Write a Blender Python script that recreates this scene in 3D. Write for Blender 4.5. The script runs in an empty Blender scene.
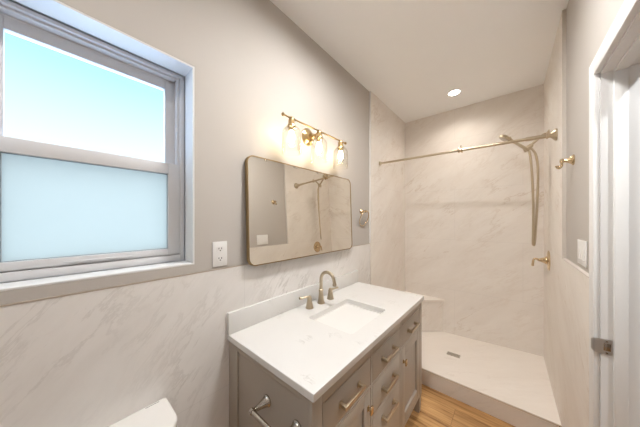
import bpy, bmesh, math, random
from mathutils import Vector, Matrix
C = bpy.context.scene.collection
sc = bpy.context.scene
PI = math.pi
CH = 1.48                      # eye height of the camera above the wood floor

# ------------------------------------------------------------------ camera
cam = bpy.data.cameras.new('camera')
cam.sensor_fit = 'HORIZONTAL'; cam.sensor_width = 36.0
cam.lens = 220.1 / 640 * 36.0
cam.shift_y = 6.3 / 640
cam.clip_start = 0.01
co = bpy.data.objects.new('camera', cam); C.objects.link(co)
co.location = (0, 0, CH); co.rotation_euler = (PI / 2, 0, math.radians(40.66))
sc.camera = co

# ------------------------------------------------------------------ world, exposure
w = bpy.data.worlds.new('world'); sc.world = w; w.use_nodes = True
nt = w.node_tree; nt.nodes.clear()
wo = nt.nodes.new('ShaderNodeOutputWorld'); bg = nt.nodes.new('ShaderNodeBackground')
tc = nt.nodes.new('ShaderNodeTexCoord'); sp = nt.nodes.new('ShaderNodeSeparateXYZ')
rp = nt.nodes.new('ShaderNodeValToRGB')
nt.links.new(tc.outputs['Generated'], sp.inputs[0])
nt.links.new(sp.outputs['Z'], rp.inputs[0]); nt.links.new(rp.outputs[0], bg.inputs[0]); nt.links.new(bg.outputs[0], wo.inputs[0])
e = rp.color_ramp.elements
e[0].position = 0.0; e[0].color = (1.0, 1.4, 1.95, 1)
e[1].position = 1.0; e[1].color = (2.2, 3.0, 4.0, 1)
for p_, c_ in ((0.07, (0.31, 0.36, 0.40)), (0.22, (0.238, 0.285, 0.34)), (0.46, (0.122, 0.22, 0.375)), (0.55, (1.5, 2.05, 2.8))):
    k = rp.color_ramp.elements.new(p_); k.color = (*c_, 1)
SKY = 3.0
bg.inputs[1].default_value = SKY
BULB = 36.0        # filament bulbs of the vanity light
SPOT = 17.0        # watts of a recessed downlight
sc.view_settings.view_transform = 'Standard'
sc.view_settings.look = 'None'
sc.view_settings.exposure = 0.62
sc.view_settings.gamma = 1.0
sc.view_settings.use_curve_mapping = False
sc.cycles.max_bounces = 14
sc.cycles.diffuse_bounces = 8
sc.cycles.transparent_max_bounces = 16
sc.cycles.caustics_reflective = False
sc.cycles.sample_clamp_indirect = 6.0

# ------------------------------------------------------------------ materials
def new_mat(name):
    m = bpy.data.materials.new(name); m.use_nodes = True
    return m, m.node_tree, m.node_tree.nodes['Principled BSDF']
def N(nt, t, **kw):
    n = nt.nodes.new(t)
    for k, v in kw.items(): setattr(n, k, v)
    return n
def math_n(nt, op, a, b=None, clamp=False):
    n = N(nt, 'ShaderNodeMath', operation=op); n.use_clamp = clamp
    for i, x in enumerate((a, b)):
        if x is None: continue
        if isinstance(x, (int, float)): n.inputs[i].default_value = x
        else: nt.links.new(x, n.inputs[i])
    return n.outputs[0]
def mix_rgb(nt, fac, a, b):
    n = N(nt, 'ShaderNodeMix', data_type='RGBA')
    for s, x in (('Factor', fac), ('A', a), ('B', b)):
        idx = {'Factor': 0, 'A': 6, 'B': 7}[s]
        if isinstance(x, (int, float)): n.inputs[idx].default_value = x
        elif isinstance(x, tuple): n.inputs[idx].default_value = (*x, 1)
        else: nt.links.new(x, n.inputs[idx])
    return n.outputs[2]
def noise(nt, vec, scale, detail=4, rough=0.55, dist=0.0):
    n = N(nt, 'ShaderNodeTexNoise'); n.inputs['Scale'].default_value = scale
    n.inputs['Detail'].default_value = detail; n.inputs['Roughness'].default_value = rough
    n.inputs['Distortion'].default_value = dist
    nt.links.new(vec, n.inputs['Vector']); return n.outputs[0]
def plain(name, col, rough=0.5, metal=0.0, var=0.03, vscale=6.0, bump=0.0, bscale=60.0, coat=0.0):
    m, nt, b = new_mat(name)
    t = N(nt, 'ShaderNodeTexCoord')
    f = noise(nt, t.outputs['Object'], vscale, 3)
    c2 = tuple(min(1, c * (1 + var)) for c in col); c1 = tuple(c * (1 - var) for c in col)
    nt.links.new(mix_rgb(nt, f, c1, c2), b.inputs['Base Color'])
    b.inputs['Roughness'].default_value = rough; b.inputs['Metallic'].default_value = metal
    b.inputs['Coat Weight'].default_value = coat
    if bump:
        bp = N(nt, 'ShaderNodeBump'); bp.inputs['Strength'].default_value = bump; bp.inputs['Distance'].default_value = 0.002
        nt.links.new(noise(nt, t.outputs['Object'], bscale, 2), bp.inputs['Height']); nt.links.new(bp.outputs[0], b.inputs['Normal'])
    return m
def marble(name, base, warm, vein, seed=0.0, horizontal=False, seams=True, rough=0.28, strength=0.55, mirror=1.0, y_off=0.04, big=1.0, fine=0.4, ang=-36):
    """large porcelain marble slabs: faint clouds, thin slanting veins, hairline joints"""
    m, nt, b = new_mat(name)
    t = N(nt, 'ShaderNodeTexCoord'); s = N(nt, 'ShaderNodeSeparateXYZ'); nt.links.new(t.outputs['Object'], s.inputs[0])
    if horizontal: u, v = s.outputs[0], s.outputs[1]
    else: u, v = math_n(nt, 'ADD', s.outputs[0], s.outputs[1]), s.outputs[2]
    cb = N(nt, 'ShaderNodeCombineXYZ'); nt.links.new(u, cb.inputs[0]); nt.links.new(v, cb.inputs[1]); cb.inputs[2].default_value = seed
    mp = N(nt, 'ShaderNodeMapping'); mp.inputs['Rotation'].default_value = (0, 0, math.radians(ang))
    nt.links.new(cb.outputs[0], mp.inputs[0])
    st = N(nt, 'ShaderNodeMapping'); st.inputs['Scale'].default_value = (0.42, 1.5, 1.0); nt.links.new(mp.outputs[0], st.inputs[0])
    n1 = noise(nt, st.outputs[0], 2.3, 8, 0.66, 0.35)
    d1 = math_n(nt, 'ABSOLUTE', math_n(nt, 'SUBTRACT', n1, 0.5))
    v1 = math_n(nt, 'SUBTRACT', 1.0, math_n(nt, 'MULTIPLY', d1, 60.0), clamp=True)
    n2 = noise(nt, st.outputs[0], 9.0, 7, 0.66, 0.3)
    d2 = math_n(nt, 'ABSOLUTE', math_n(nt, 'SUBTRACT', n2, 0.47))
    v2 = math_n(nt, 'SUBTRACT', 1.0, math_n(nt, 'MULTIPLY', d2, 24.0), clamp=True)
    g = noise(nt, cb.outputs[0], 2.1, 2, 0.5)
    gate = math_n(nt, 'MULTIPLY', math_n(nt, 'SUBTRACT', g, 0.46), 5.0, clamp=True)
    g2 = noise(nt, cb.outputs[0], 3.7, 2, 0.5)
    gate2 = math_n(nt, 'MULTIPLY', math_n(nt, 'SUBTRACT', g2, 0.42), 3.0, clamp=True)
    vv = math_n(nt, 'MAXIMUM', math_n(nt, 'MULTIPLY', math_n(nt, 'MULTIPLY', v1, gate), big), math_n(nt, 'MULTIPLY', math_n(nt, 'MULTIPLY', v2, gate2), fine))
    cloud = noise(nt, st.outputs[0], 4.0, 7, 0.68, 0.3)
    cl = math_n(nt, 'MULTIPLY', math_n(nt, 'SUBTRACT', cloud, 0.35), 2.6, clamp=True)
    col = mix_rgb(nt, cl, warm, base)
    col = mix_rgb(nt, math_n(nt, 'MULTIPLY', vv, strength), col, vein)
    if seams:
        row = math_n(nt, 'DIVIDE', math_n(nt, 'SUBTRACT', v, 0.015), 0.61)
        ri = math_n(nt, 'FLOOR', row); par = math_n(nt, 'MULTIPLY', math_n(nt, 'MODULO', ri, 2.0), 0.5)
        fr = math_n(nt, 'FRACT', row)
        uu = math_n(nt, 'FRACT', math_n(nt, 'ADD', math_n(nt, 'ADD', math_n(nt, 'DIVIDE', math_n(nt, 'ADD', u, 1.107 - y_off), 1.22), par), 8.0))
        l1 = math_n(nt, 'LESS_THAN', fr, 0.004); l2 = math_n(nt, 'LESS_THAN', uu, 0.002)
        sm = math_n(nt, 'MULTIPLY', math_n(nt, 'MAXIMUM', l1, l2), 0.32)
        col = mix_rgb(nt, sm, col, tuple(c * 0.62 for c in base))
    nt.links.new(col, b.inputs['Base Color']); b.inputs['Roughness'].default_value = rough
    b.inputs['Specular IOR Level'].default_value = 0.25
    return m
def quartz(name):
    m, nt, b = new_mat(name)
    t = N(nt, 'ShaderNodeTexCoord')
    mp = N(nt, 'ShaderNodeMapping'); mp.inputs['Rotation'].default_value = (0, 0, 0.9); mp.inputs['Scale'].default_value = (1.0, 2.2, 1.0)
    nt.links.new(t.outputs['Object'], mp.inputs[0])
    n1 = noise(nt, mp.outputs[0], 8.5, 5, 0.65, 0.8)
    d = math_n(nt, 'ABSOLUTE', math_n(nt, 'SUBTRACT', n1, 0.5))
    v = math_n(nt, 'SUBTRACT', 1.0, math_n(nt, 'MULTIPLY', d, 30.0), clamp=True)
    g = noise(nt, t.outputs['Object'], 9.0, 2, 0.5)
    gate = math_n(nt, 'MULTIPLY', math_n(nt, 'SUBTRACT', g, 0.59), 8.0, clamp=True)
    cl = noise(nt, t.outputs['Object'], 4.0, 3)
    col = mix_rgb(nt, cl, (0.67, 0.655, 0.635), (0.72, 0.71, 0.69))
    col = mix_rgb(nt, math_n(nt, 'MULTIPLY', math_n(nt, 'MULTIPLY', v, gate), 0.75), col, (0.50, 0.48, 0.455))
    nt.links.new(col, b.inputs['Base Color']); b.inputs['Roughness'].default_value = 0.25
    return m
def oak(name):
    m, nt, b = new_mat(name)
    t = N(nt, 'ShaderNodeTexCoord'); s = N(nt, 'ShaderNodeSeparateXYZ'); nt.links.new(t.outputs['Object'], s.inputs[0])
    rowf = math_n(nt, 'DIVIDE', math_n(nt, 'ADD', s.outputs[1], 5.03), 0.18)
    ri = math_n(nt, 'FLOOR', rowf); fr = math_n(nt, 'FRACT', rowf)
    wn = N(nt, 'ShaderNodeTexWhiteNoise', noise_dimensions='1D'); nt.links.new(ri, wn.inputs['W'])
    uoff = math_n(nt, 'ADD', s.outputs[0], math_n(nt, 'MULTIPLY', wn.outputs['Value'], 3.0))
    pl = math_n(nt, 'DIVIDE', uoff, 1.2); pi_ = math_n(nt, 'FLOOR', pl); pf = math_n(nt, 'FRACT', pl)
    cbv = N(nt, 'ShaderNodeCombineXYZ'); nt.links.new(ri, cbv.inputs[0]); nt.links.new(pi_, cbv.inputs[1])
    wn2 = N(nt, 'ShaderNodeTexWhiteNoise', noise_dimensions='3D'); nt.links.new(cbv.outputs[0], wn2.inputs['Vector'])
    cb = N(nt, 'ShaderNodeCombineXYZ')
    nt.links.new(math_n(nt, 'MULTIPLY', uoff, 1.6), cb.inputs[0]); nt.links.new(math_n(nt, 'MULTIPLY', s.outputs[1], 26.0), cb.inputs[1])
    nt.links.new(math_n(nt, 'MULTIPLY', wn2.outputs['Value'], 30.0), cb.inputs[2])
    g = noise(nt, cb.outputs[0], 1.4, 6, 0.65, 0.6)
    r = N(nt, 'ShaderNodeValToRGB'); nt.links.new(g, r.inputs[0])
    el = r.color_ramp.elements
    el[0].position = 0.34; el[0].color = (0.20, 0.085, 0.024, 1)
    el[1].position = 0.64; el[1].color = (0.60, 0.36, 0.155, 1)
    q = r.color_ramp.elements.new(0.48); q.color = (0.45, 0.24, 0.088, 1)
    bc = mix_rgb(nt, math_n(nt, 'MULTIPLY', wn2.outputs['Value'], 0.35), r.outputs[0], (0.54, 0.33, 0.15))
    jt = math_n(nt, 'MAXIMUM', math_n(nt, 'LESS_THAN', fr, 0.012), math_n(nt, 'LESS_THAN', pf, 0.0022))
    bc = mix_rgb(nt, math_n(nt, 'MULTIPLY', jt, 0.7), bc, (0.12, 0.05, 0.015))
    nt.links.new(bc, b.inputs['Base Color']); b.inputs['Roughness'].default_value = 0.38
    return m
def emit(name, col, strength):
    m, nt, b = new_mat(name)
    b.inputs['Base Color'].default_value = (0.9, 0.9, 0.9, 1)
    b.inputs['Emission Color'].default_value = (*col, 1); b.inputs['Emission Strength'].default_value = strength
    return m
def clear_glass(name, tint=(1, 1, 1), edge=(0.75, 0.72, 0.66), refl=0.6):
    m = bpy.data.materials.new(name); m.use_nodes = True; nt = m.node_tree; nt.nodes.clear()
    o = N(nt, 'ShaderNodeOutputMaterial'); tr = N(nt, 'ShaderNodeBsdfTransparent'); gl = N(nt, 'ShaderNodeBsdfGlossy'); mx = N(nt, 'ShaderNodeMixShader')
    lw = N(nt, 'ShaderNodeLayerWeight'); lw.inputs['Blend'].default_value = 0.35
    pw = math_n(nt, 'POWER', lw.outputs['Facing'], 4.0)
    nt.links.new(mix_rgb(nt, pw, tint, edge), tr.inputs[0])
    gl.inputs['Roughness'].default_value = 0.03
    fr = N(nt, 'ShaderNodeFresnel'); fr.inputs[0].default_value = 1.45
    nt.links.new(math_n(nt, 'MULTIPLY', fr.outputs[0], refl), mx.inputs[0])
    nt.links.new(tr.outputs[0], mx.inputs[1]); nt.links.new(gl.outputs[0], mx.inputs[2]); nt.links.new(mx.outputs[0], o.inputs[0])
    return m
def frosted_glass(name):
    m = bpy.data.materials.new(name); m.use_nodes = True; nt = m.node_tree; nt.nodes.clear()
    o = N(nt, 'ShaderNodeOutputMaterial'); tl = N(nt, 'ShaderNodeBsdfTranslucent'); df = N(nt, 'ShaderNodeBsdfDiffuse'); mx = N(nt, 'ShaderNodeMixShader')
    t = N(nt, 'ShaderNodeTexCoord')
    nt.links.new(mix_rgb(nt, noise(nt, t.outputs['Object'], 3.0, 2), (0.43, 0.42, 0.378), (0.447, 0.435, 0.392)), tl.inputs[0])
    df.inputs[0].default_value = (0.7, 0.75, 0.75, 1); mx.inputs[0].default_value = 0.12
    nt.links.new(tl.outputs[0], mx.inputs[1]); nt.links.new(df.outputs[0], mx.inputs[2]); nt.links.new(mx.outputs[0], o.inputs[0])
    return m

M = {}
M['paint'] = plain('greige_wall_paint', (0.495, 0.460, 0.424), 0.75, var=0.015, bump=0.06, bscale=220)
M['ceiling'] = plain('white_ceiling_paint', (0.90, 0.905, 0.91), 0.85, var=0.01)
M['tile'] = marble('marble_wall_tile', (0.84, 0.80, 0.75), (0.775, 0.725, 0.67), (0.50, 0.38, 0.27), seed=3.3, strength=0.5, rough=0.6)
M['wains'] = marble('marble_wainscot_tile', (0.80, 0.775, 0.75), (0.72, 0.69, 0.66), (0.36, 0.325, 0.29), seed=9.1, strength=0.7, rough=0.5, big=0.35, fine=0.75, ang=-52)
M['pan'] = marble('marble_pan_tile', (0.87, 0.82, 0.765), (0.83, 0.775, 0.715), (0.52, 0.45, 0.38), seed=5.7, horizontal=True, seams=False, strength=0.3)
M['curb'] = marble('marble_curb_tile', (0.79, 0.755, 0.715), (0.72, 0.68, 0.635), (0.34, 0.30, 0.26), seed=1.2, seams=False)
M['quartz'] = quartz('white_quartz')
M['oak'] = oak('oak_floor_planks')
M['trim'] = plain('white_trim_paint', (0.74, 0.735, 0.725), 0.42, var=0.01)
M['vinyl'] = plain('white_window_vinyl', (0.66, 0.655, 0.665), 0.4, var=0.01)
M['liner'] = plain('white_reveal_paint', (0.74, 0.74, 0.74), 0.6, var=0.01)
M['vanity'] = plain('taupe_cabinet_paint', (0.375, 0.328, 0.276), 0.42, var=0.02, vscale=3)
M['gap_shade'] = plain('gap_shade_brown', (0.10, 0.085, 0.07), 0.7)
M['gold'] = plain('champagne_bronze', (0.56, 0.475, 0.35), 0.30, 1.0, var=0.04)
M['brass'] = plain('warm_brass', (0.64, 0.50, 0.32), 0.25, 1.0, var=0.04)
M['lampbrass'] = plain('lamp_antique_brass', (0.50, 0.36, 0.18), 0.3, 1.0, var=0.05)
M['nickel'] = plain('brushed_nickel', (0.52, 0.475, 0.42), 0.24, 1.0, var=0.04)
M['bronze'] = plain('mirror_frame_bronze', (0.34, 0.245, 0.13), 0.4, 1.0, var=0.04)
M['darknickel'] = plain('dark_satin_nickel', (0.56, 0.545, 0.53), 0.42, 0.9, var=0.06)
M['edge'] = plain('tile_edge_metal', (0.58, 0.50, 0.42), 0.4, 0.6)
M['edge2'] = plain('beige_tile_edge', (0.62, 0.57, 0.52), 0.5)
M['porcelain'] = plain('white_porcelain', (0.78, 0.765, 0.74), 0.12, var=0.01, coat=0.3)
M['plastic'] = plain('white_plastic', (0.78, 0.77, 0.755), 0.35, var=0.01)
M['dark'] = plain('dark_slot', (0.05, 0.045, 0.04), 0.6)
M['slot'] = plain('drain_slot_grey', (0.30, 0.275, 0.24), 0.6)
M['grate'] = plain('drain_grate_steel', (0.55, 0.51, 0.45), 0.4, 1.0, var=0.1)
M['rubber'] = plain('grey_gasket', (0.22, 0.25, 0.28), 0.6)
M['glass'] = clear_glass('clear_pane', (0.97, 0.99, 1.0), (0.8, 0.85, 0.88), 0.5)
M['jar'] = clear_glass('clear_jar_glass', (0.992, 0.99, 0.98), (0.86, 0.81, 0.70), 0.3)
M['frost'] = frosted_glass('frosted_pane')
M['bulb'] = emit('lit_bulb', (1.0, 0.80, 0.52), BULB)
M['opal'] = emit('lit_fill_diffuser', (1.0, .992, .975), 92.0)
M['lens'] = emit('lit_downlight_lens', (1.0, 0.97, 0.93), 12.0)
mm, mnt, mb = new_mat('mirror_silver'); mb.inputs['Base Color'].default_value = (0.86, 0.84, 0.79, 1); mb.inputs['Metallic'].default_value = 1; mb.inputs['Roughness'].default_value = 0.01
M['mirror'] = mm

# ------------------------------------------------------------------ mesh helpers
def box(bm, x0, x1, y0, y1, z0, z1, bev=0.0, seg=2):
    vs = [bm.verts.new((x, y, z)) for x in (x0, x1) for y in (y0, y1) for z in (z0, z1)]
    q = [(0, 1, 3, 2), (4, 6, 7, 5), (0, 4, 5, 1), (2, 3, 7, 6), (0, 2, 6, 4), (1, 5, 7, 3)]
    fs = [bm.faces.new([vs[i] for i in f]) for f in q]
    if bev > 0:
        es = list({e for f in fs for e in f.edges})
        bmesh.ops.bevel(bm, geom=es, offset=bev, segments=seg, affect='EDGES', profile=0.5)
def frame_of(d):
    d = d.normalized(); a = Vector((0, 0, 1)) if abs(d.z) < 0.9 else Vector((1, 0, 0))
    u = d.cross(a).normalized(); v = d.cross(u).normalized(); return u, v
def lathe(bm, prof, org, axis, seg=28, cap0=True, cap1=True):
    """prof: list of (distance along axis, radius)"""
    org = Vector(org); ax = Vector(axis).normalized(); u, v = frame_of(ax)
    rings = []
    for (h, r) in prof:
        r = max(r, 1e-5)
        rings.append([bm.verts.new(org + ax * h + (u * math.cos(2 * PI * i / seg) + v * math.sin(2 * PI * i / seg)) * r) for i in range(seg)])
    for a, b in zip(rings, rings[1:]):
        for i in range(seg):
            j = (i + 1) % seg; bm.faces.new((a[i], a[j], b[j], b[i]))
    if cap0: bm.faces.new(rings[0][::-1])
    if cap1: bm.faces.new(rings[-1])
def cyl(bm, p0, p1, r0, r1=None, seg=24):
    p0, p1 = Vector(p0), Vector(p1)
    lathe(bm, [(0, r0), ((p1 - p0).length, r0 if r1 is None else r1)], p0, p1 - p0, seg)
def smooth_path(pts, n=8, closed=False):
    P = [Vector(p) for p in pts]; out = []; m = len(P)
    rng = range(m) if closed else range(m - 1)
    for i in rng:
        p0 = P[(i - 1) % m] if closed or i > 0 else P[0] * 2 - P[1]
        p1 = P[i]; p2 = P[(i + 1) % m]
        p3 = P[(i + 2) % m] if closed or i + 2 < m else P[-1] * 2 - P[-2]
        for k in range(n):
            t = k / n
            out.append(0.5 * ((2 * p1) + (p2 - p0) * t + (2 * p0 - 5 * p1 + 4 * p2 - p3) * t * t + (3 * p1 - p0 - 3 * p2 + p3) * t ** 3))
    if not closed: out.append(P[-1])
    return out
def tube(bm, pts, r, seg=12, closed=False):
    """r: number or function of 0..1"""
    P = [Vector(p) for p in pts]; n = len(P); rings = []; u = None
    for i, p in enumerate(P):
        if closed: d = (P[(i + 1) % n] - P[i - 1])
        else: d = P[min(i + 1, n - 1)] - P[max(i - 1, 0)]
        d.normalize()
        if u is None: u, _ = frame_of(d)
        u = (u - d * u.dot(d)).normalized(); v = d.cross(u)
        rr = r(i / (n - 1)) if callable(r) else r
        rings.append([bm.verts.new(p + (u * math.cos(2 * PI * k / seg) + v * math.sin(2 * PI * k / seg)) * rr) for k in range(seg)])
    for i in range(n if closed else n - 1):
        a, b = rings[i], rings[(i + 1) % n]
        for k in range(seg):
            j = (k + 1) % seg; bm.faces.new((a[k], a[j], b[j], b[k]))
    if not closed: bm.faces.new(rings[0][::-1]); bm.faces.new(rings[-1])
def rrect(x0, x1, y0, y1, r, n=6):
    if not isinstance(r, (tuple, list)): r = (r,) * 4
    out = []
    for (cx, cy, a0, rr) in ((x1 - r[0], y1 - r[0], 0, r[0]), (x0 + r[1], y1 - r[1], 90, r[1]), (x0 + r[2], y0 + r[2], 180, r[2]), (x1 - r[3], y0 + r[3], 270, r[3])):
        for k in range(n + 1):
            a = math.radians(a0 + 90 * k / n); out.append((cx + rr * math.cos(a), cy + rr * math.sin(a)))
    return out
def loft(bm, loops, cap0=True, cap1=True):
    R = [[bm.verts.new(p) for p in lp] for lp in loops]; n = len(R[0])
    for a, b in zip(R, R[1:]):
        for i in range(n):
            j = (i + 1) % n; bm.faces.new((a[i], a[j], b[j], b[i]))
    if cap0: bm.faces.new(R[0][::-1])
    if cap1: bm.faces.new(R[-1])
def prism(bm, poly, to3, h0, h1):
    loft(bm, [[to3(a, b, h0) for a, b in poly], [to3(a, b, h1) for a, b in poly]])
XYZ = lambda a, b, h: (a, b, h)       # polygon lies flat
YZX = lambda a, b, h: (h, a, b)       # polygon stands parallel to the side walls

def obj(name, bm, mat, root=None, smooth=True, angle=35, parent=None):
    """ONE mesh object; geometry is given in room coordinates, root is its thing"""
    bmesh.ops.recalc_face_normals(bm, faces=bm.faces)
    if root is not None: bmesh.ops.translate(bm, verts=bm.verts, vec=-Vector(root['o']))
    me = bpy.data.meshes.new(name); bm.to_mesh(me); bm.free()
    me.materials.append(M[mat])
    if smooth:
        for p in me.polygons: p.use_smooth = True
        me.set_sharp_from_angle(angle=math.radians(angle))
    o = bpy.data.objects.new(name, me); C.objects.link(o)
    if parent is not None: o.parent = parent
    elif root is not None: o.parent = root['e']
    return o
def tag(o, label=None, cat=None, group=None, kind=None):
    if label: o['label'] = label
    if cat: o['category'] = cat
    if group: o['group'] = group
    if kind: o['kind'] = kind
    return o
def thing(name, loc, label, cat, group=None, kind=None):
    e = bpy.data.objects.new(name, None); C.objects.link(e); e.location = loc; e.empty_display_size = 0.05
    tag(e, label, cat, group, kind)
    return {'e': e, 'o': loc}
def struct(name, fill, mat, **kw):
    bm = bmesh.new(); fill(bm); o = obj(name, bm, mat, **kw); o['kind'] = 'structure'; return o
def mk(fn):
    bm = bmesh.new(); fn(bm); return bm
def boxes(*bs):
    def f(bm):
        for b in bs: box(bm, *b)
    return f

# ------------------------------------------------------------------ room dimensions
XL, XW, XS = -1.112, -1.103, -1.095      # left: paint, wainscot tile, shower tile
XR, XRW, XRS = 0.277, 0.270, 0.260       # right: paint, wainscot tile, shower tile
YT, YB, YF = 2.09, 3.095, -1.25          # shower tile starts, back tile face, wall behind camera
ZC = CH + 1.345
ZW = CH - 0.25                            # top of wainscot
XO = -1.30                                # outer face of the window wall
WY0, WY1, WZ0, WZ1 = -0.208, 0.398, CH - 0.208, CH + 0.714   # hole for the window
DY0, DY1, DZ = 0.585, 1.415, 2.082        # hole for the door
XRO = 0.392                               # outer face of the right wall

struct('floor', boxes((XO, 1.6, YF - .1, YB + .15, -0.08, 0)), 'oak')
struct('ceiling', boxes((XO, 1.6, YF - .1, YB + .15, ZC, ZC + 0.1)), 'ceiling')
struct('wall_left', boxes((XO, XL, YF, WY0, 0, ZC), (XO, XL, WY1, YB + .015, 0, ZC), (XO, XL, WY0, WY1, 0, WZ0), (XO, XL, WY0, WY1, WZ1, ZC)), 'paint')
struct('wall_right', boxes((XR, XRO, YF, DY0, 0, ZC), (XR, XRO, DY1, YB + .015, 0, ZC), (XR, XRO, DY0, DY1, DZ, ZC)), 'paint')
struct('wall_back', boxes((XO, 1.6, YB + .015, YB + .15, 0, ZC)), 'paint')
struct('wall_front', boxes((XO, 1.6, YF - .1, YF, 0, ZC)), 'paint')
struct('wall_hall', boxes((1.45, 1.6, YF, YB + .015, 0, ZC)), 'paint')
# tile cladding
struct('wall_left_wainscot', boxes((XL, XW, YF, YT, 0, ZW)), 'wains')
struct('wall_left_shower_tile', boxes((XL, XS, YT, YB + .015, 0, ZC)), 'tile')
struct('wall_back_shower_tile', boxes((XS, XRS, YB, YB + .015, 0, ZC)), 'tile')
struct('wall_right_shower_tile', boxes((XRS, XR, YT, YB + .015, 0, ZC)), 'tile')
struct('wall_right_wainscot', boxes((XRS, XR, 1.4665, YT, 0, ZW)), 'tile')
struct('trim_1', boxes((XL, XW + .001, YF, YT, ZW, ZW + .004)), 'edge')
struct('trim_2', boxes((XRS - .0005, XR, 1.4665, YT - .004, ZW, ZW + .004)), 'edge2')
struct('trim_3', boxes((XL, XS + .0015, YT - .004, YT, ZW + .004, ZC)), 'trim')
struct('trim_4', boxes((XRS - .0015, XR, YT - .004, YT, ZW, ZC)), 'edge2')

# ------------------------------------------------------------------ window
wt = thing('window_1', (XL, (WY0 + WY1) / 2, WZ0), 'white single hung window with a clear upper and a frosted lower pane', 'window', kind='structure')
L = 0.008
def f(bm):
    box(bm, XO + .09, XL - .0015, WY0, WY0 + L, WZ0, WZ1); box(bm, XO + .09, XL - .0015, WY1 - L, WY1, WZ0, WZ1)
    box(bm, XO + .09, XL - .0015, WY0 + L, WY1 - L, WZ1 - L, WZ1)
obj('reveal_lining', mk(f), 'liner', wt)
obj('sill', mk(lambda bm: box(bm, XO + .09, XL - .0005, WY0 + L, WY1 - L, WZ0, WZ0 + L, .0025)), 'liner', wt)
oy0, oy1, oz0, oz1 = WY0 + L, WY1 - L, WZ0 + L, WZ1 - L
XF = -1.22
def ring_boxes(bm, xa, xb, y0, y1, z0, z1, wl, wr, wb, wt_, bev=.002):
    box(bm, xa, xb, y0, y0 + wl, z0, z1, bev); box(bm, xa, xb, y1 - wr, y1, z0, z1, bev)
    box(bm, xa, xb, y0 + wl, y1 - wr, z0, z0 + wb, bev); box(bm, xa, xb, y0 + wl, y1 - wr, z1 - wt_, z1, bev)
def f(bm):
    ring_boxes(bm, XO, XF, oy0, oy1, oz0, oz1, .018, .018, .030, .014)
    ring_boxes(bm, XO, XF - .014, oy0 + .018, oy1 - .018, oz0 + .030, oz1 - .014, .012, .012, .008, .010)   # stepped track
    ring_boxes(bm, XO, XF - .045, oy0 + .030, oy1 - .030, oz0 + .038, oz1 - .024, .006, .006, .004, .006, .001)
wf = obj('window_frame', mk(f), 'vinyl', wt)
sy0, sy1 = oy0 + .030, oy1 - .030
us = obj('upper_sash', mk(lambda bm: ring_boxes(bm, -1.292, -1.266, sy0 + .003, sy1 - .003, CH + .225, oz1 - .026, .037, .037, .044, .046)), 'vinyl', wt)
obj('glass_pane', mk(lambda bm: box(bm, -1.281, -1.277, sy0 + .038, sy1 - .038, CH + .266, oz1 - .070)), 'glass', wt, parent=us)
ls = obj('lower_sash', mk(lambda bm: ring_boxes(bm, -1.262, XF - .003, oy0 + .019, oy1 - .019, oz0 + .036, CH + .268, .048, .048, .027, .050)), 'vinyl', wt)
tag(obj('glass_pane', mk(lambda bm: box(bm, -1.246, -1.242, oy0 + .066, oy1 - .066, oz0 + .062, CH + .220)), 'frost', wt, parent=ls), 'frosted glass pane')
obj('glazing_gasket', mk(lambda bm: ring_boxes(bm, -1.2415, -1.2395, oy0 + .0665, oy1 - .0665, oz0 + .0625, CH + .2185, .002, .0025, .002, .003, 0)), 'rubber', wt, parent=ls)
obj('lift_rail', mk(lambda bm: box(bm, XF - .004, XF + .006, oy0 + .2, oy1 - .2, oz0 + .044, oz0 + .049, .001)), 'vinyl', wt, parent=ls)
obj('sash_lock', mk(lambda bm: (box(bm, -1.262, -1.228, .07, .14, CH + .268, CH + .2705, .001), cyl(bm, (-1.245, .105, CH + .2705), (-1.245, .105, CH + .2725), .009), box(bm, -1.25, -1.24, .105, .145, CH + .2705, CH + .2730, .001))), 'vinyl', wt)
obj('vent_stop', mk(lambda bm: box(bm, XF - .016, XF - .010, oy1 - .034, oy1 - .024, CH + .43, CH + .45, .001)), 'plastic', wt)

# ------------------------------------------------------------------ door frame
dt = thing('door_1', (0.335, 1.0, 0), 'white doorway casing and jamb with a metal strike plate at the right edge', 'door frame', kind='structure')
JY1, JY0, JZ = 1.395, 0.605, 2.062
def f(bm):
    box(bm, XR, XRO, JY1, DY1, 0, DZ); box(bm, XR, XRO, DY0, JY0, 0, DZ); box(bm, XR, XRO, JY0, JY1, JZ, DZ)
obj('jamb', mk(f), 'trim', dt)
def f(bm):
    for (xa, xb) in ((XR - .018, XR), (XRO, XRO + .018)):
        box(bm, xa, xb, JY1 + .006, JY1 + .070, 0, JZ + .070, .003); box(bm, xa, xb, JY0 - .070, JY0 - .006, 0, JZ + .070, .003)
        box(bm, xa, xb, JY0 - .006, JY1 + .006, JZ + .006, JZ + .070, .003)
obj('casing', mk(f), 'trim', dt)
def f(bm):
    box(bm, .308, .342, JY1 - .011, JY1, 0, JZ, .002); box(bm, .308, .342, JY0, JY0 + .011, 0, JZ, .002); box(bm, .308, .342, JY0 + .011, JY1 - .011, JZ - .011, JZ, .002)
obj('door_stop', mk(f), 'trim', dt)
def f(bm):
    zc = CH - .502
    poly = rrect(zc - .030, zc + .030, .2700, .3060, .004, 3)
    prism(bm, poly, lambda a, b, h: (b, h, a), JY1 - .0022, JY1 + .001)
    lip = smooth_path([(.272, JY1 - .0015, zc), (.264, JY1 - .001, zc), (.258, JY1 + .003, zc), (.2545, JY1 + .010, zc)], 5)
    loft(bm, [[(p.x - .0009, p.y - .0008, zc - hh), (p.x + .0009, p.y + .0008, zc - hh), (p.x + .0009, p.y + .0008, zc + hh), (p.x - .0009, p.y - .0008, zc + hh)] for p, hh in ((p, .029 - .010 * (i / 15) ** 2) for i, p in enumerate(lip))])
sk = obj('strike_plate', mk(f), 'darknickel', dt); sk['label'] = 'dark nickel strike plate'
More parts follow.
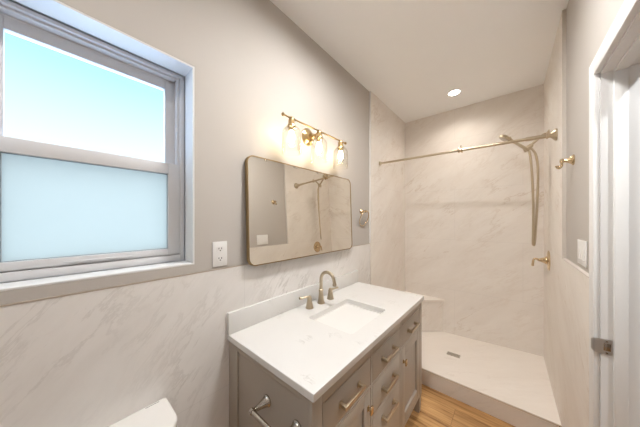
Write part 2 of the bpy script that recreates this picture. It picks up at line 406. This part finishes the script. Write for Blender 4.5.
obj('latch_hole', mk(lambda bm: box(bm, .284, .302, JY1 - .0028, JY1 - .0020, CH - .517, CH - .487, .0002)), 'nickel', dt, parent=sk)
obj('screw', mk(lambda bm: (cyl(bm, (.292, JY1 - .0030, CH - .480), (.292, JY1 - .002, CH - .480), .0035), cyl(bm, (.292, JY1 - .0030, CH - .525), (.292, JY1 - .002, CH - .525), .0035))), 'nickel', dt, parent=sk)

# ------------------------------------------------------------------ ceiling downlights: one over the shower, two added unseen as fill
def downlight(x, y, label, watts=1.0, spread=150, col=(1.0, .985, .965)):
    t = thing('recessed_downlight', (x, y, ZC), label, 'ceiling light', 'recessed ceiling downlights')
    obj('trim_ring', mk(lambda bm: lathe(bm, [(0, .062), (.004, .060), (.005, .054), (.001, .050), (0, .050)], (x, y, ZC), (0, 0, -1), 40, False, False)), 'trim', t)
    obj('lens', mk(lambda bm: lathe(bm, [(0.0005, .051), (.0025, .049)], (x, y, ZC), (0, 0, -1), 40)), 'lens', t)
    ld = bpy.data.lights.new('downlight_lamp', 'AREA'); ld.shape = 'DISK'; ld.size = .09; ld.energy = SPOT * watts; ld.color = col; ld.spread = math.radians(spread)
    lo = bpy.data.objects.new('downlight_lamp', ld); C.objects.link(lo); lo.parent = t['e']; lo.location = (0, 0, -.004)
downlight(-.44, 2.69, 'round lit recessed downlight in the ceiling over the shower', 0.14, 140, (1.0, .92, .83))
downlight(-.36, -.45, 'unseen fill downlight added in the ceiling at the window end of the room', 0.35, 160)  # added out of view for ambient fill at the window end
downlight(.92, .9, 'unseen fill downlight added in the hall beyond the doorway', 0.9, 150, (.95, .98, 1.0))  # added lamp, sends fill through the doorway onto the vanity front

def fill_light(x, y):  # added source, never in view; soft fill for aisle and shower
    t = thing('added_fill_light', (x, y, ZC), 'round opal fill light added on the ceiling over the vanity aisle, above the frame', 'ceiling light')
    obj('base_ring', mk(lambda bm: lathe(bm, [(0, .165), (.054, .165), (.058, .162), (.058, .153), (.050, .150), (0, .150)], (x, y, ZC), (0, 0, -1), 48, False, False)), 'nickel', t)  # deep ring keeps the added light off the ceiling
    obj('fill_diffuser', mk(lambda bm: lathe(bm, [(.004, .149), (.024, .148), (.040, .130), (.050, .09), (.054, .04), (.0545, 0)], (x, y, ZC), (0, 0, -1), 48, True, False)), 'opal', t)
fill_light(-.38, 1.06)

# ------------------------------------------------------------------ shower pan, bench
sp_ = thing('shower_pan', (-.42, 2.6, 0), 'low white marble shower pan with a raised front curb', 'shower pan')
def panz(a, b):            # a: left to right, b: front to back
    fr = -1.345; z = fr
    back = -1.400 + .046 * max(0, (a - .30) / .70) ** 1.0
    s = b if b > 0 else 0
    base = fr + (back - fr) * s
    c = math.exp(-(((a - .5) / .32) ** 2 + ((b - .52) / .34) ** 2))
    return CH + base - .022 * c
def f(bm):
    nx, ny = 28, 22; x0, x1, y0, y1 = XS, XRS, 2.117, YB
    V = [[bm.verts.new((x0 + (x1 - x0) * i / nx, y0 + (y1 - y0) * j / ny, panz(i / nx, j / ny))) for j in range(ny + 1)] for i in range(nx + 1)]
    for i in range(nx):
        for j in range(ny): bm.faces.new((V[i][j], V[i + 1][j], V[i + 1][j + 1], V[i][j + 1]))
    B = {}
    def bot(i, j):
        if (i, j) not in B: B[(i, j)] = bm.verts.new((V[i][j].co.x, V[i][j].co.y, 0.0))
        return B[(i, j)]
    loop = [(i, 0) for i in range(nx)] + [(nx, j) for j in range(ny)] + [(i, ny) for i in range(nx, 0, -1)] + [(0, j) for j in range(ny, 0, -1)]
    for a, b in zip(loop, loop[1:] + loop[:1]): bm.faces.new((V[a[0]][a[1]], V[b[0]][b[1]], bot(*b), bot(*a)))
    bm.faces.new([bot(*q) for q in loop])
obj('pan', mk(f), 'pan', sp_)
obj('curb_front', mk(lambda bm: box(bm, XS, XRS, 2.107, 2.117, 0, CH - 1.347)), 'curb', sp_)['label'] = 'grey marble front face of the curb'
obj('curb_edge', mk(lambda bm: box(bm, XS, XRS, 2.105, 2.118, CH - 1.347, CH - 1.3435, .0008)), 'edge', sp_)
dz = panz(.5, .50) + .003
dr = obj('drain_cover', mk(lambda bm: box(bm, -.49, -.375, 2.575, 2.635, dz - .002, dz + .003, .001)), 'grate', sp_); dr['label'] = 'small rectangular metal drain cover'
def f(bm):
    for i in range(9): box(bm, -.482 + i * .0116, -.478 + i * .0116, 2.581, 2.629, dz + .0025, dz + .0034)
obj('drain_slots', mk(f), 'slot', sp_, parent=dr)
bt = thing('corner_bench', (XS, YB, CH - 1.40), 'triangular marble tiled corner bench at the left rear of the shower', 'shower bench')
BL = .468
def f(bm):
    tri = [(XS, YB), (XS, YB - BL), (XS + BL, YB)]
    lo = [(a, b, panz((a - XS) / (XRS - XS), (b - 2.117) / (YB - 2.117)) + .0005) for a, b in tri]
    loft(bm, [lo, [(a, b, CH - 1.018) for a, b in tri]])
obj('bench_body', mk(f), 'tile', bt)
obj('bench_top', mk(lambda bm: prism(bm, [(XS, YB), (XS, YB - BL - .02), (XS + BL + .02, YB)], XYZ, CH - 1.018, CH - .993)), 'pan', bt)

# ------------------------------------------------------------------ vanity
VY0, VY1, VF = .558, 1.812, -.515
VT, VB = CH - .62, .135
vt = thing('bathroom_vanity', (-.81, 1.185, 0), 'taupe shaker vanity cabinet with gold pulls under the white countertop', 'vanity cabinet')
def f(bm):
    # carcass walls, open under the sink
    box(bm, XW + .001, VF - .02, VY0 + .010, VY0 + .022, VB, VT); box(bm, XW + .001, VF - .02, VY1 - .022, VY1 - .010, VB, VT)
    box(bm, XW + .001, XW + .012, VY0 + .022, VY1 - .022, VB, VT); box(bm, XW + .012, VF - .022, VY0 + .022, VY1 - .022, VB, VB + .018)
    # shaker end panels: stiles and rails
    for (ya, yb) in ((VY0, VY0 + .010), (VY1 - .010, VY1)):
        box(bm, XW + .001, -1.020, ya, yb, VB, VT, .0015); box(bm, -.566, VF - .02, ya, yb, VB, VT)
        box(bm, -1.020, -.566, ya, yb, VT - .030, VT, .0015); box(bm, -1.020, -.566, ya, yb, VB, VB + .06, .0015)
    # face frame
    X0 = VF - .02
    for (ya, yb) in ((VY0, .612), (.981, 1.001), (1.366, 1.388), (1.758, VY1)): box(bm, X0, VF, ya, yb, VB, VT, .0012)
    for (ya, yb) in ((.612, .981), (1.001, 1.366), (1.388, 1.758)):
        box(bm, X0, VF, ya, yb, CH - .671, VT, .0012); box(bm, X0, VF, ya, yb, VB, .160, .0012)
    for (ya, yb) in ((.612, .981), (1.388, 1.758)): box(bm, X0, VF, ya, yb, .657, .668, .0008)
    for z in (.656, .487): box(bm, X0, VF, 1.001, 1.366, z, z + .008, .0008)
vb = obj('cabinet_body', mk(f), 'vanity', vt)
obj('gap_shade_sheet', mk(lambda bm: (box(bm, VF - .030, VF - .021, VY0 + .024, VY1 - .024, VB + .02, VT - .02))), 'gap_shade', vt)  # dark sheet behind the fronts: shade of the gaps put into its colour
for (lx, ly) in ((VF - .048, VY0 + .001), (VF - .048, VY1 - .047), (XW + .004, VY0 + .001), (XW + .004, VY1 - .047)):
    def f(bm, lx=lx, ly=ly):
        loft(bm, [[(lx + .006, ly + .006, 0), (lx + .040, ly + .006, 0), (lx + .040, ly + .040, 0), (lx + .006, ly + .040, 0)],
                  [(lx, ly, VB), (lx + .046, ly, VB), (lx + .046, ly + .046, VB), (lx, ly + .046, VB)]])
    obj('leg', mk(f), 'vanity', vt)
G = .003
def pull(parent, yc, z, ln=.142):
    def f(bm):
        for s in (-1, 1):
            y = yc + s * ln / 2
            box(bm, VF, VF + .004, y - .0115, y + .0115, z - .0115, z + .0115, .0012)
            box(bm, VF + .003, VF + .026, y - .0075, y + .0075, z - .0075, z + .0075, .001)
        box(bm, VF + .022, VF + .033, yc - ln / 2 - .009, yc + ln / 2 + .009, z - .0065, z + .0065, .0012)
    obj('pull_handle', mk(f), 'gold', vt, parent=parent)['label'] = 'champagne gold bar pull'
def knob(parent, y, z):
    def f(bm):
        box(bm, VF, VF + .003, y - .0085, y + .0085, z - .012, z + .012, .001); box(bm, VF + .002, VF + .016, y - .005, y + .005, z - .007, z + .007, .001)
        box(bm, VF + .015, VF + .024, y - .0120, y + .0120, z - .0185, z + .0185, .0018)
    obj('knob', mk(f), 'brass', vt, parent=parent)['label'] = 'small rectangular gold knob'
def drawer(y0, y1, z0, z1, pz=None):
    d = obj('drawer', mk(lambda bm: box(bm, VF - .019, VF - .0003, y0 + G, y1 - G, z0 + G, z1 - G, .0015)), 'vanity', vt)
    pull(d, (y0 + y1) / 2, (z0 + z1) / 2 if pz is None else pz)
def door(y0, y1, z0, z1, ky):
    S = .058
    def f(bm):
        a, b, c, e_ = y0 + G, y1 - G, z0 + G, z1 - G; X0, X1 = VF - .019, VF - .0003
        box(bm, X0, X1, a, a + S, c, e_, .001); box(bm, X0, X1, b - S, b, c, e_, .001)
        box(bm, X0, X1, a + S, b - S, c, c + S, .001); box(bm, X0, X1, a + S, b - S, e_ - S, e_, .001)
        box(bm, X0, X1 - .012, a + S, b - S, c + S, e_ - S)
    d = obj('cabinet_door', mk(f), 'vanity', vt); knob(d, ky, CH - .908)
ZT = CH - .671
drawer(.612, .981, .668, ZT); drawer(1.388, 1.758, .668, ZT)
drawer(1.001, 1.366, .664, ZT); drawer(1.001, 1.366, .495, .656); drawer(1.001, 1.366, .160, .487, .420)
door(.612, .981, .160, .657, .954); door(1.388, 1.758, .160, .657, 1.418)

# ------------------------------------------------------------------ countertop, sink
CY0, CY1, CF = .549, 1.824, -.500
ct = thing('countertop', (-.80, 1.185, CH - .62), 'white quartz countertop with flecked grey veins on the taupe vanity', 'countertop')
SX0, SX1, SY0, SY1 = -.920, -.612, .962, 1.382
def f(bm):
    outer = [(XW, CY0), (CF, CY0), (CF, CY1), (XW, CY1)]
    inner = rrect(SX0, SX1, SY0, SY1, .022, 5)
    for z in (CH - .62, CH - .59):
        lo = [bm.verts.new((a, b, z)) for a, b in outer]; li = [bm.verts.new((a, b, z)) for a, b in inner]
        es = [bm.edges.new((l[i], l[(i + 1) % len(l)])) for l in (lo, li) for i in range(len(l))]
        bmesh.ops.triangle_fill(bm, edges=es, use_beauty=True)
        if z < CH - .6: b0, i0 = lo, li
    for A, B in ((b0, lo), (i0, li)):
        for i in range(len(A)):
            j = (i + 1) % len(A); bm.faces.new((A[i], A[j], B[j], B[i]))
cs = obj('counter_slab', mk(f), 'quartz', ct, angle=25)
bv = cs.modifiers.new('ease', 'BEVEL'); bv.width = .002; bv.segments = 2; bv.limit_method = 'ANGLE'; bv.angle_limit = math.radians(60)
obj('backsplash', mk(lambda bm: box(bm, XW, -1.084, CY0, CY1 - .006, CH - .59, CH - .479, .0015)), 'quartz', ct)
st_ = thing('sink', (-.766, 1.172, CH - .62), 'white rectangular undermount sink basin set in the quartz countertop', 'sink')
def f(bm):
    zt = CH - .6205
    lp = lambda d, r, z: [(a, b, z) for a, b in rrect(SX0 - d, SX1 + d, SY0 - d, SY1 + d, r, 6)]
    loft(bm, [lp(.016, .03, zt - .008), lp(.016, .03, zt), lp(-.001, .024, zt), lp(-.004, .026, zt - .02), lp(-.016, .04, zt - .10), lp(-.045, .05, zt - .128), lp(-.12, .03, zt - .136),
              lp(-.12, .03, zt - .146), lp(-.04, .05, zt - .140), lp(-.004, .05, zt - .105), lp(.006, .03, zt - .02), lp(.016, .03, zt - .008)], True, False)
    bm.faces.new([bm.verts.new(p) for p in lp(-.12, .03, zt - .1361)])
obj('basin', mk(f), 'porcelain', st_, angle=50)
obj('drain_flange', mk(lambda bm: lathe(bm, [(0, .030), (.003, .028), (.002, .020), (.004, .018), (.0055, 0)], (-.766, 1.172, CH - .7565), (0, 0, 1), 28, True, False)), 'gold', st_)

# ------------------------------------------------------------------ faucet
ft = thing('faucet', (-1.015, 1.188, CH - .59), 'champagne bronze widespread faucet with a gooseneck spout behind the sink', 'faucet')
fx, fy, fz = -1.012, 1.190, CH - .59
BELL = [(0, .0265), (.006, .0265), (.010, .024), (.030, .0200), (.060, .0165), (.085, .0150)]
def f(bm):
    lathe(bm, BELL + [(.090, .0165), (.096, .0165), (.100, .0125)], (fx, fy, fz), (0, 0, 1), 28)
    pts = [(fx, fy, fz + .095), (fx, fy, fz + .165)]
    R = .058
    for k in range(0, 13):
        a = math.radians(180 - 15 * k * .92); pts.append((fx + R + R * math.cos(a), fy, fz + .168 + R * math.sin(a)))
    last = Vector(pts[-1]); pts.append((last.x + .006, fy, last.z - .030)); pts.append((last.x + .007, fy, last.z - .036))
    tube(bm, pts, lambda t: .0115, 18)
    lathe(bm, [(0, .0135), (.014, .0140), (.016, .012)], (last.x + .0045, fy, last.z - .024), (.1, 0, -1), 20)
sb = obj('spout', mk(f), 'gold', ft, angle=40)
for hy, sgn in ((1.073, -1), (1.300, 1)):
    hx = -1.014
    hb = obj('valve_handle', mk(lambda bm, hy=hy, hx=hx: lathe(bm, [(0, .0265), (.006, .0265), (.010, .0240), (.030, .0200), (.055, .0155), (.058, .0165), (.064, .0165), (.070, .0130), (.078, .0110), (.082, .006), (.083, 0)], (hx, hy, fz), (0, 0, 1), 28, True, False)), 'gold', ft)
    def f(bm, hy=hy, hx=hx, sgn=sgn):
        if sgn < 0: pts = smooth_path([(hx, hy, fz + .071), (hx - .014, hy - .014, fz + .072), (hx - .030, hy - .040, fz + .069), (hx - .036, hy - .058, fz + .070)], 5)
        else: pts = smooth_path([(hx, hy, fz + .071), (hx + .012, hy + .018, fz + .073), (hx + .022, hy + .042, fz + .075), (hx + .026, hy + .058, fz + .077)], 5)
        tube(bm, pts, lambda t: .0080 - .0018 * math.sin(PI * t) + .001 * t, 12)
    obj('lever', mk(f), 'gold', ft, parent=hb)

# ------------------------------------------------------------------ mirror
MY0, MY1, MZ0, MZ1, MD = .652, 1.690, CH - .258, CH + .362, .024
mt = thing('wall_mirror', (XL, (MY0 + MY1) / 2, MZ0), 'wide rounded corner wall mirror in a thin bronze metal frame above the countertop', 'mirror')
XM = XL + .001
def f(bm):
    o = rrect(MY0, MY1, MZ0, MZ1, .045, 8); i1 = rrect(MY0 + .006, MY1 - .006, MZ0 + .006, MZ1 - .006, .040, 8)
    lp = lambda q, x: [(x, a, b) for a, b in q]
    loft(bm, [lp(i1, XM), lp(o, XM), lp(o, XM + MD - .002), lp(rrect(MY0 + .001, MY1 - .001, MZ0 + .001, MZ1 - .001, .044, 8), XM + MD), lp(rrect(MY0 + .0055, MY1 - .0055, MZ0 + .0055, MZ1 - .0055, .0402, 8), XM + MD), lp(i1, XM + MD - .001), lp(i1, XM)], False, False)
obj('mirror_frame', mk(f), 'bronze', mt)
obj('mirror_glass', mk(lambda bm: prism(bm, rrect(MY0 + .006, MY1 - .006, MZ0 + .006, MZ1 - .006, .040, 8), YZX, XM + .004, XM + MD - .003)), 'mirror', mt)
# the mirror hangs with its lower edge standing off the wall
TILT = math.radians(-2.0)
mt['e'].rotation_euler.y = TILT
mt['e'].location.x += (MZ1 - MZ0) * math.sin(-TILT) + .0005

# ------------------------------------------------------------------ vanity light
lt = thing('vanity_light', (XL, 1.156, CH + .63), 'three bulb gold vanity light with clear glass jar shades above the mirror', 'wall light')
bx, bz = -1.000, CH + .616
def f(bm):
    lathe(bm, [(0, .062), (.006, .062), (.010, .056), (.016, .050), (.020, .040), (.026, .036), (.030, .022), (.034, .020)], (XL, 1.156, CH + .600), (1, 0, 0), 36)
obj('back_plate', mk(f), 'lampbrass', lt)
def f(bm):
    tube(bm, smooth_path([(XL + .03, 1.156, CH + .600), (XL + .06, 1.156, CH + .592), (bx - .022, 1.156, CH + .600), (bx, 1.156, bz)], 6), .0075, 14)
    lathe(bm, [(0, .010), (.006, .018), (.022, .020), (.030, .012), (.036, .010)], (XL + .040, 1.156, CH + .594), (1, 0, -.1), 20)
obj('arm', mk(f), 'lampbrass', lt)
def f(bm):
    cyl(bm, (bx, .838, bz), (bx, 1.474, bz), .0055, seg=16)
    for y, s in ((.838, -1), (1.474, 1)): lathe(bm, [(-.004, .008), (0, .0105), (.008, .0105), (.012, .006)], (bx, y, bz), (0, s, 0), 18)
obj('cross_bar', mk(f), 'lampbrass', lt)
for jy in (.900, 1.156, 1.412):
    sk_ = obj('socket', mk(lambda bm, jy=jy: lathe(bm, [(-.006, .010), (.004, .017), (.012, .019), (.036, .019), (.040, .023), (.050, .026), (.056, .026), (.060, .020), (.072, .017), (.078, .014)], (bx, jy, bz), (0, 0, -1), 28)), 'lampbrass', lt)
    def f(bm, jy=jy):
        P = [(.046, .029), (.053, .031), (.060, .041), (.070, .050), (.084, .0560), (.150, .0575), (.204, .0580), (.209, .0590), (.213, .0580)]
        Q = [(h, r - .0022) for h, r in P][::-1]
        lathe(bm, P + Q, (bx, jy, bz), (0, 0, -1), 40, False, False)
        for h in (.120, .165):
            lathe(bm, [(h - .002, .0572), (h, .0590), (h + .002, .0572)], (bx, jy, bz), (0, 0, -1), 40, False, False)
    obj('jar_shade', mk(f), 'jar', lt)
    obj('bulb', mk(lambda bm, jy=jy: lathe(bm, [(.070, .011), (.080, .012), (.095, .016), (.115, .019), (.130, .018), (.142, .013), (.149, .006), (.150, 0)], (bx, jy, bz), (0, 0, -1), 24, True, False)), 'bulb', lt, parent=sk_)

# ------------------------------------------------------------------ wall plates
def duplex(y, z):
    t = thing('wall_outlet', (XL, y, z), 'white duplex electrical outlet beside the window at the wainscot edge', 'outlet')
    p = obj('cover_plate', mk(lambda bm: box(bm, XL, XL + .0055, y - .037, y + .037, z - .062, z + .062, .0022)), 'plastic', t)
    for s in (-1, 1):
        c = z + s * .0245
        r = obj('receptacle', mk(lambda bm, c=c: prism(bm, rrect(y - .0165, y + .0165, c - .0145, c + .0145, .010, 5), YZX, XL + .004, XL + .0072)), 'plastic', t)
        obj('slots', mk(lambda bm, c=c: (box(bm, XL + .0068, XL + .0076, y - .0085, y - .0052, c - .001, c + .0075), box(bm, XL + .0068, XL + .0076, y + .0052, y + .0085, c - .001, c + .0075), cyl(bm, (XL + .0068, y, c - .007), (XL + .0076, y, c - .007), .0032, seg=14))), 'dark', t, parent=r)
    obj('screw', mk(lambda bm: cyl(bm, (XL + .005, y, z), (XL + .0064, y, z), .003, seg=14)), 'plastic', t)
duplex(.5145, CH - .172)
def switch(y, z):
    t = thing('light_switch', (XR, y, z), 'white triple rocker light switch between the doorway casing and the shower', 'light switch')
    obj('cover_plate', mk(lambda bm: box(bm, XR - .0055, XR, y - .0825, y + .0825, z - .0615, z + .0615, .0022)), 'plastic', t)
    for s in (-1, 0, 1):
        c = y + s * .046
        obj('rocker', mk(lambda bm, c=c: loft(bm, [[(XR - .005, c - .0165, z - .033), (XR - .005, c + .0165, z - .033), (XR - .005, c + .0165, z + .033), (XR - .005, c - .0165, z + .033)],
                                                     [(XR - .0085, c - .0155, z - .032), (XR - .0085, c + .0155, z - .032), (XR - .0062, c + .0155, z + .032), (XR - .0062, c - .0155, z + .032)]])), 'plastic', t)
        for q in (-1, 1):
            obj('screw', mk(lambda bm, c=c, q=q: cyl(bm, (XR - .0052, c, z + q * .048), (XR - .0062, c, z + q * .048), .003, seg=12)), 'plastic', t)
switch(1.672, CH - .163)

# ------------------------------------------------------------------ towel ring, robe hook, paper holder
rt = thing('towel_ring', (XL, 1.925, CH + .08), 'bronze towel ring on the painted wall between mirror and shower', 'towel ring')
ry, rz = 1.915, CH + .082
obj('post', mk(lambda bm: lathe(bm, [(0, .024), (.006, .024), (.010, .019), (.030, .011), (.046, .0095), (.050, .0125), (.062, .0125), (.066, .008)], (XL, ry, rz), (1, 0, 0), 28)), 'brass', rt)
def f(bm):
    R = .078; tx, tz = XL + .056, rz + .006; n = 48; pts = []
    for k in range(n):
        a = 2 * PI * k / n; yy = R * math.sin(a); dn = R - R * math.cos(a)
        pts.append((tx - dn * .32, ry + .012 + yy, tz - dn * .945))
    tube(bm, pts, .0048, 12, closed=True)
obj('ring', mk(f), 'brass', rt)
ht = thing('robe_hook', (XR, 1.869, CH + .342), 'brass robe hook on the painted wall right of the shower', 'robe hook')
hy, hz = 1.869, CH + .338
obj('post', mk(lambda bm: lathe(bm, [(0, .029), (.006, .029), (.010, .022), (.024, .013), (.036, .0095), (.040, .0125), (.048, .0135), (.054, .010), (.056, 0)], (XR, hy, hz), (-1, 0, 0), 28, True, False)), 'brass', ht)
obj('hook', mk(lambda bm: tube(bm, smooth_path([(XR - .046, hy, hz + .004), (XR - .0465, hy + .002, hz - .014), (XR - .048, hy + .003, hz - .030), (XR - .056, hy + .004, hz - .038), (XR - .064, hy + .005, hz - .032), (XR - .065, hy + .005, hz - .024)], 6), lambda t: .0060 + .0022 * t ** 4, 12)), 'brass', ht)
pt = thing('toilet_paper_holder', (-.68, VY0 + .01, CH - .772), 'brushed nickel paper holder bar on the vanity side facing the toilet', 'toilet paper holder')
pz = CH - .772
for px in (-.783, -.598):
    obj('post', mk(lambda bm, px=px: lathe(bm, [(0, .0245), (.005, .0245), (.009, .021), (.013, .0195), (.040, .0125), (.060, .0095), (.064, .0095)], (px, VY0 + .010, pz), (0, -1, 0), 28)), 'nickel', pt)
def f(bm):
    y = VY0 + .010 - .074
    cyl(bm, (-.790, y, pz), (-.591, y, pz), .0088, seg=20)
    for s, x in ((-1, -.790), (1, -.591)): lathe(bm, [(-.012, .0088), (-.011, .0112), (0, .0118), (.004, .008), (.005, 0)], (x, y, pz), (s, 0, 0), 20, True, False)
obj('bar', mk(f), 'nickel', pt)

# ------------------------------------------------------------------ shower rod
dt2 = thing('shower_curtain_rod', (-.42, 2.30, CH + .62), 'bronze tension curtain rod spanning the shower opening', 'curtain rod')
yr, zr0, zr1 = 2.300, CH + .628, CH + .612
zr = lambda x: zr0 + (zr1 - zr0) * (x - XS) / (XRS - XS)
P_ = lambda x: (x, yr, zr(x))
obj('inner_tube', mk(lambda bm: cyl(bm, P_(XS + .01), P_(-.30), .0108, seg=20)), 'gold', dt2)
obj('outer_tube', mk(lambda bm: (cyl(bm, P_(-.33), P_(.115), .0120, seg=20), cyl(bm, P_(.095), P_(XRS - .03), .0150, seg=20))), 'gold', dt2)
def f(bm):
    a = Vector(P_(-.345)); d = (Vector(P_(-.30)) - a).normalized()
    lathe(bm, [(0, .0110), (.001, .0220), (.010, .0225), (.011, .0150), (.022, .0150), (.023, .0240), (.034, .0240), (.035, .0125)], a, d, 24)
    m = Vector(P_(-.325)); cyl(bm, m + Vector((0, 0, .014)), m + Vector((0, 0, .034)), .0035, seg=10); lathe(bm, [(.032, .003), (.036, .005), (.042, .0045), (.044, 0)], m, (0, 0, 1), 12, True, False)
obj('clamp_collar', mk(f), 'brass', dt2)
obj('end_flange', mk(lambda bm: lathe(bm, [(0, .024), (.006, .024), (.010, .020), (.018, .0135), (.024, .0125)], P_(XS), (1, 0, 0), 28)), 'gold', dt2)
obj('end_flange', mk(lambda bm: lathe(bm, [(0, .042), (.008, .042), (.014, .037), (.024, .024), (.034, .0165), (.046, .0165), (.047, .022), (.053, .022), (.054, .0155)], P_(XRS), (-1, 0, 0), 28)), 'gold', dt2)

# ------------------------------------------------------------------ hand shower
st2 = thing('hand_shower', (XRS, 2.70, CH + .74), 'bronze hand shower with a long looping hose on the right shower wall', 'hand shower')
yh = 2.70
J = Vector((.125, yh, CH + .640))
obj('wall_flange', mk(lambda bm: lathe(bm, [(0, .030), (.004, .030), (.010, .022), (.016, .013)], (XRS, yh, CH + .740), (-1, 0, 0), 28)), 'gold', st2)
obj('shower_arm', mk(lambda bm: tube(bm, smooth_path([(XRS - .004, yh, CH + .740), (.225, yh, CH + .735), (.175, yh, CH + .690), J], 7), .0105, 14)), 'gold', st2)
def f(bm):
    lathe(bm, [(0, .014), (.006, .019), (.030, .021), (.050, .019), (.056, .013)], J + Vector((.030, 0, .024)), (-.78, 0, -.62), 22)
    lathe(bm, [(0, .012), (.010, .018), (.034, .018), (.040, .012)], J + Vector((-.004, 0, -.030)), (-.25, 0, .97), 22)
obj('holder', mk(f), 'gold', st2)
hd = Vector((-.165, -.02, .150)).normalized()
def f(bm):
    a = J + Vector((.012, -.022, -.028))
    lathe(bm, [(0, .0095), (.010, .0125), (.060, .0125), (.110, .0115), (.150, .0125), (.178, .0170), (.196, .026)], a, hd, 22)
    c = a + hd * .205; ax = Vector((-.62, -.10, -.78)).normalized()
    lathe(bm, [(-.016, .012), (-.012, .030), (-.002, .044), (.010, .048), (.017, .048), (.020, .044)], c + hd * .016, ax, 32)
hs = obj('spray_handle', mk(f), 'gold', st2)
c_ = J + Vector((.012, -.022, -.028)) + hd * .221; ax_ = Vector((-.62, -.10, -.78)).normalized()
obj('spray_face', mk(lambda bm: lathe(bm, [(.019, .040), (.022, .038)], c_, ax_, 32)), 'nickel', st2, parent=hs)
def f(bm):
    s = J + Vector((.010, -.022, -.034)); e_ = J + Vector((.018, 0, -.008))
    pts = smooth_path([s, (.144, yh - .020, CH + .54), (.155, yh - .018, CH + .36), (.162, yh - .012, CH + .10), (.161, yh - .006, CH - .12), (.160, yh, CH - .205), (.164, yh + .004, CH - .222), (.170, yh + .008, CH - .203),
                       (.180, yh + .012, CH - .04), (.190, yh + .012, CH + .22), (.192, yh + .010, CH + .45), (.180, yh + .006, CH + .565), (.158, yh + .002, CH + .620), e_], 14)
    n = len(pts)
    tube(bm, pts, 0.0088, 12)
obj('hose', mk(f), 'gold', st2)
vt2 = thing('shower_valve', (XRS, 2.71, CH - .335), 'brass shower valve with a round plate and bent lever below the hose', 'shower valve')
yv, zv = 2.71, CH - .350
obj('escutcheon', mk(lambda bm: lathe(bm, [(0, .086), (.003, .086), (.008, .078), (.012, .050), (.014, .034)], (XRS, yv, zv), (-1, 0, 0), 40)), 'brass', vt2)
vh = obj('valve_hub', mk(lambda bm: lathe(bm, [(.012, .034), (.020, .033), (.026, .026), (.050, .016), (.066, .012), (.072, .008), (.073, 0)], (XRS, yv, zv), (-1, 0, 0), 28, True, False)), 'brass', vt2)
obj('lever', mk(lambda bm: tube(bm, smooth_path([(XRS - .060, yv, zv + .002), (XRS - .085, yv - .004, zv + .008), (XRS - .096, yv - .008, zv - .002), (XRS - .100, yv - .010, zv - .028), (XRS - .102, yv - .010, zv - .056)], 6), lambda t: .0095 - .002 * math.sin(PI * t), 14)), 'brass', vt2, parent=vh)

# ------------------------------------------------------------------ toilet
tt = thing('toilet', (-.85, .08, 0), 'white toilet below the window with its rounded tank lid showing at the frame bottom', 'toilet')
ty = .080
def rr(x0, x1, hw, z, r): return [(a, b, z) for a, b in rrect(x0, x1, ty - hw, ty + hw, r, 6)]
obj('tank', mk(lambda bm: loft(bm, [rr(-1.098, -.945, .170, .385, (.045, .012, .012, .045)), rr(-1.098, -.935, .182, .45, (.05, .012, .012, .05)), rr(-1.098, -.928, .192, CH - .785, (.055, .012, .012, .055))])), 'porcelain', tt, angle=50)
obj('tank_lid', mk(lambda bm: loft(bm, [rr(-1.101, -.918, .200, CH - .785, (.060, .014, .014, .060)), rr(-1.102, -.912, .204, CH - .778, (.062, .014, .014, .062)), rr(-1.102, -.912, .204, CH - .752, (.062, .014, .014, .062)), rr(-1.100, -.916, .201, CH - .747, (.060, .014, .014, .060)), rr(-1.096, -.924, .194, CH - .745, (.056, .012, .012, .056))])), 'porcelain', tt, angle=50)
obj('lid_slot', mk(lambda bm: box(bm, -1.0895, -1.0875, ty + .130, ty + .175, CH - .7455, CH - .7446)), 'dark', tt)
def egg(xb, xf, hw, z):
    out = []
    for k in range(36):
        a = 2 * PI * k / 36; c, s = math.cos(a), math.sin(a); xm = xb + (xf - xb) * .42
        out.append((xm + (xf - xm if c > 0 else xm - xb) * c, ty + hw * s, z))
    return out
obj('bowl', mk(lambda bm: loft(bm, [egg(-1.00, -.52, .120, 0), egg(-1.00, -.50, .118, .10), egg(-1.01, -.44, .135, .22), egg(-1.03, -.40, .175, .34), egg(-1.04, -.385, .185, .385), egg(-.93, -.42, .14, .385), egg(-.90, -.47, .11, .30), egg(-.86, -.58, .05, .22)])), 'porcelain', tt, angle=50)
obj('seat', mk(lambda bm: loft(bm, [egg(-.93, -.382, .186, .387), egg(-.93, -.380, .188, .402), egg(-.80, -.46, .115, .402), egg(-.80, -.46, .115, .387), egg(-.93, -.382, .186, .387)], False, False)), 'porcelain', tt, angle=50)
obj('seat_lid', mk(lambda bm: loft(bm, [egg(-.93, -.383, .185, .404), egg(-.93, -.380, .188, .412), egg(-.925, -.40, .175, .420)])), 'porcelain', tt, angle=50)
obj('flush_lever', mk(lambda bm: (cyl(bm, (-.930, ty - .13, .62), (-.912, ty - .13, .62), .010), tube(bm, [(-.914, ty - .13, .62), (-.912, ty - .10, .617), (-.912, ty - .055, .612)], .0055, 10))), 'nickel', tt)
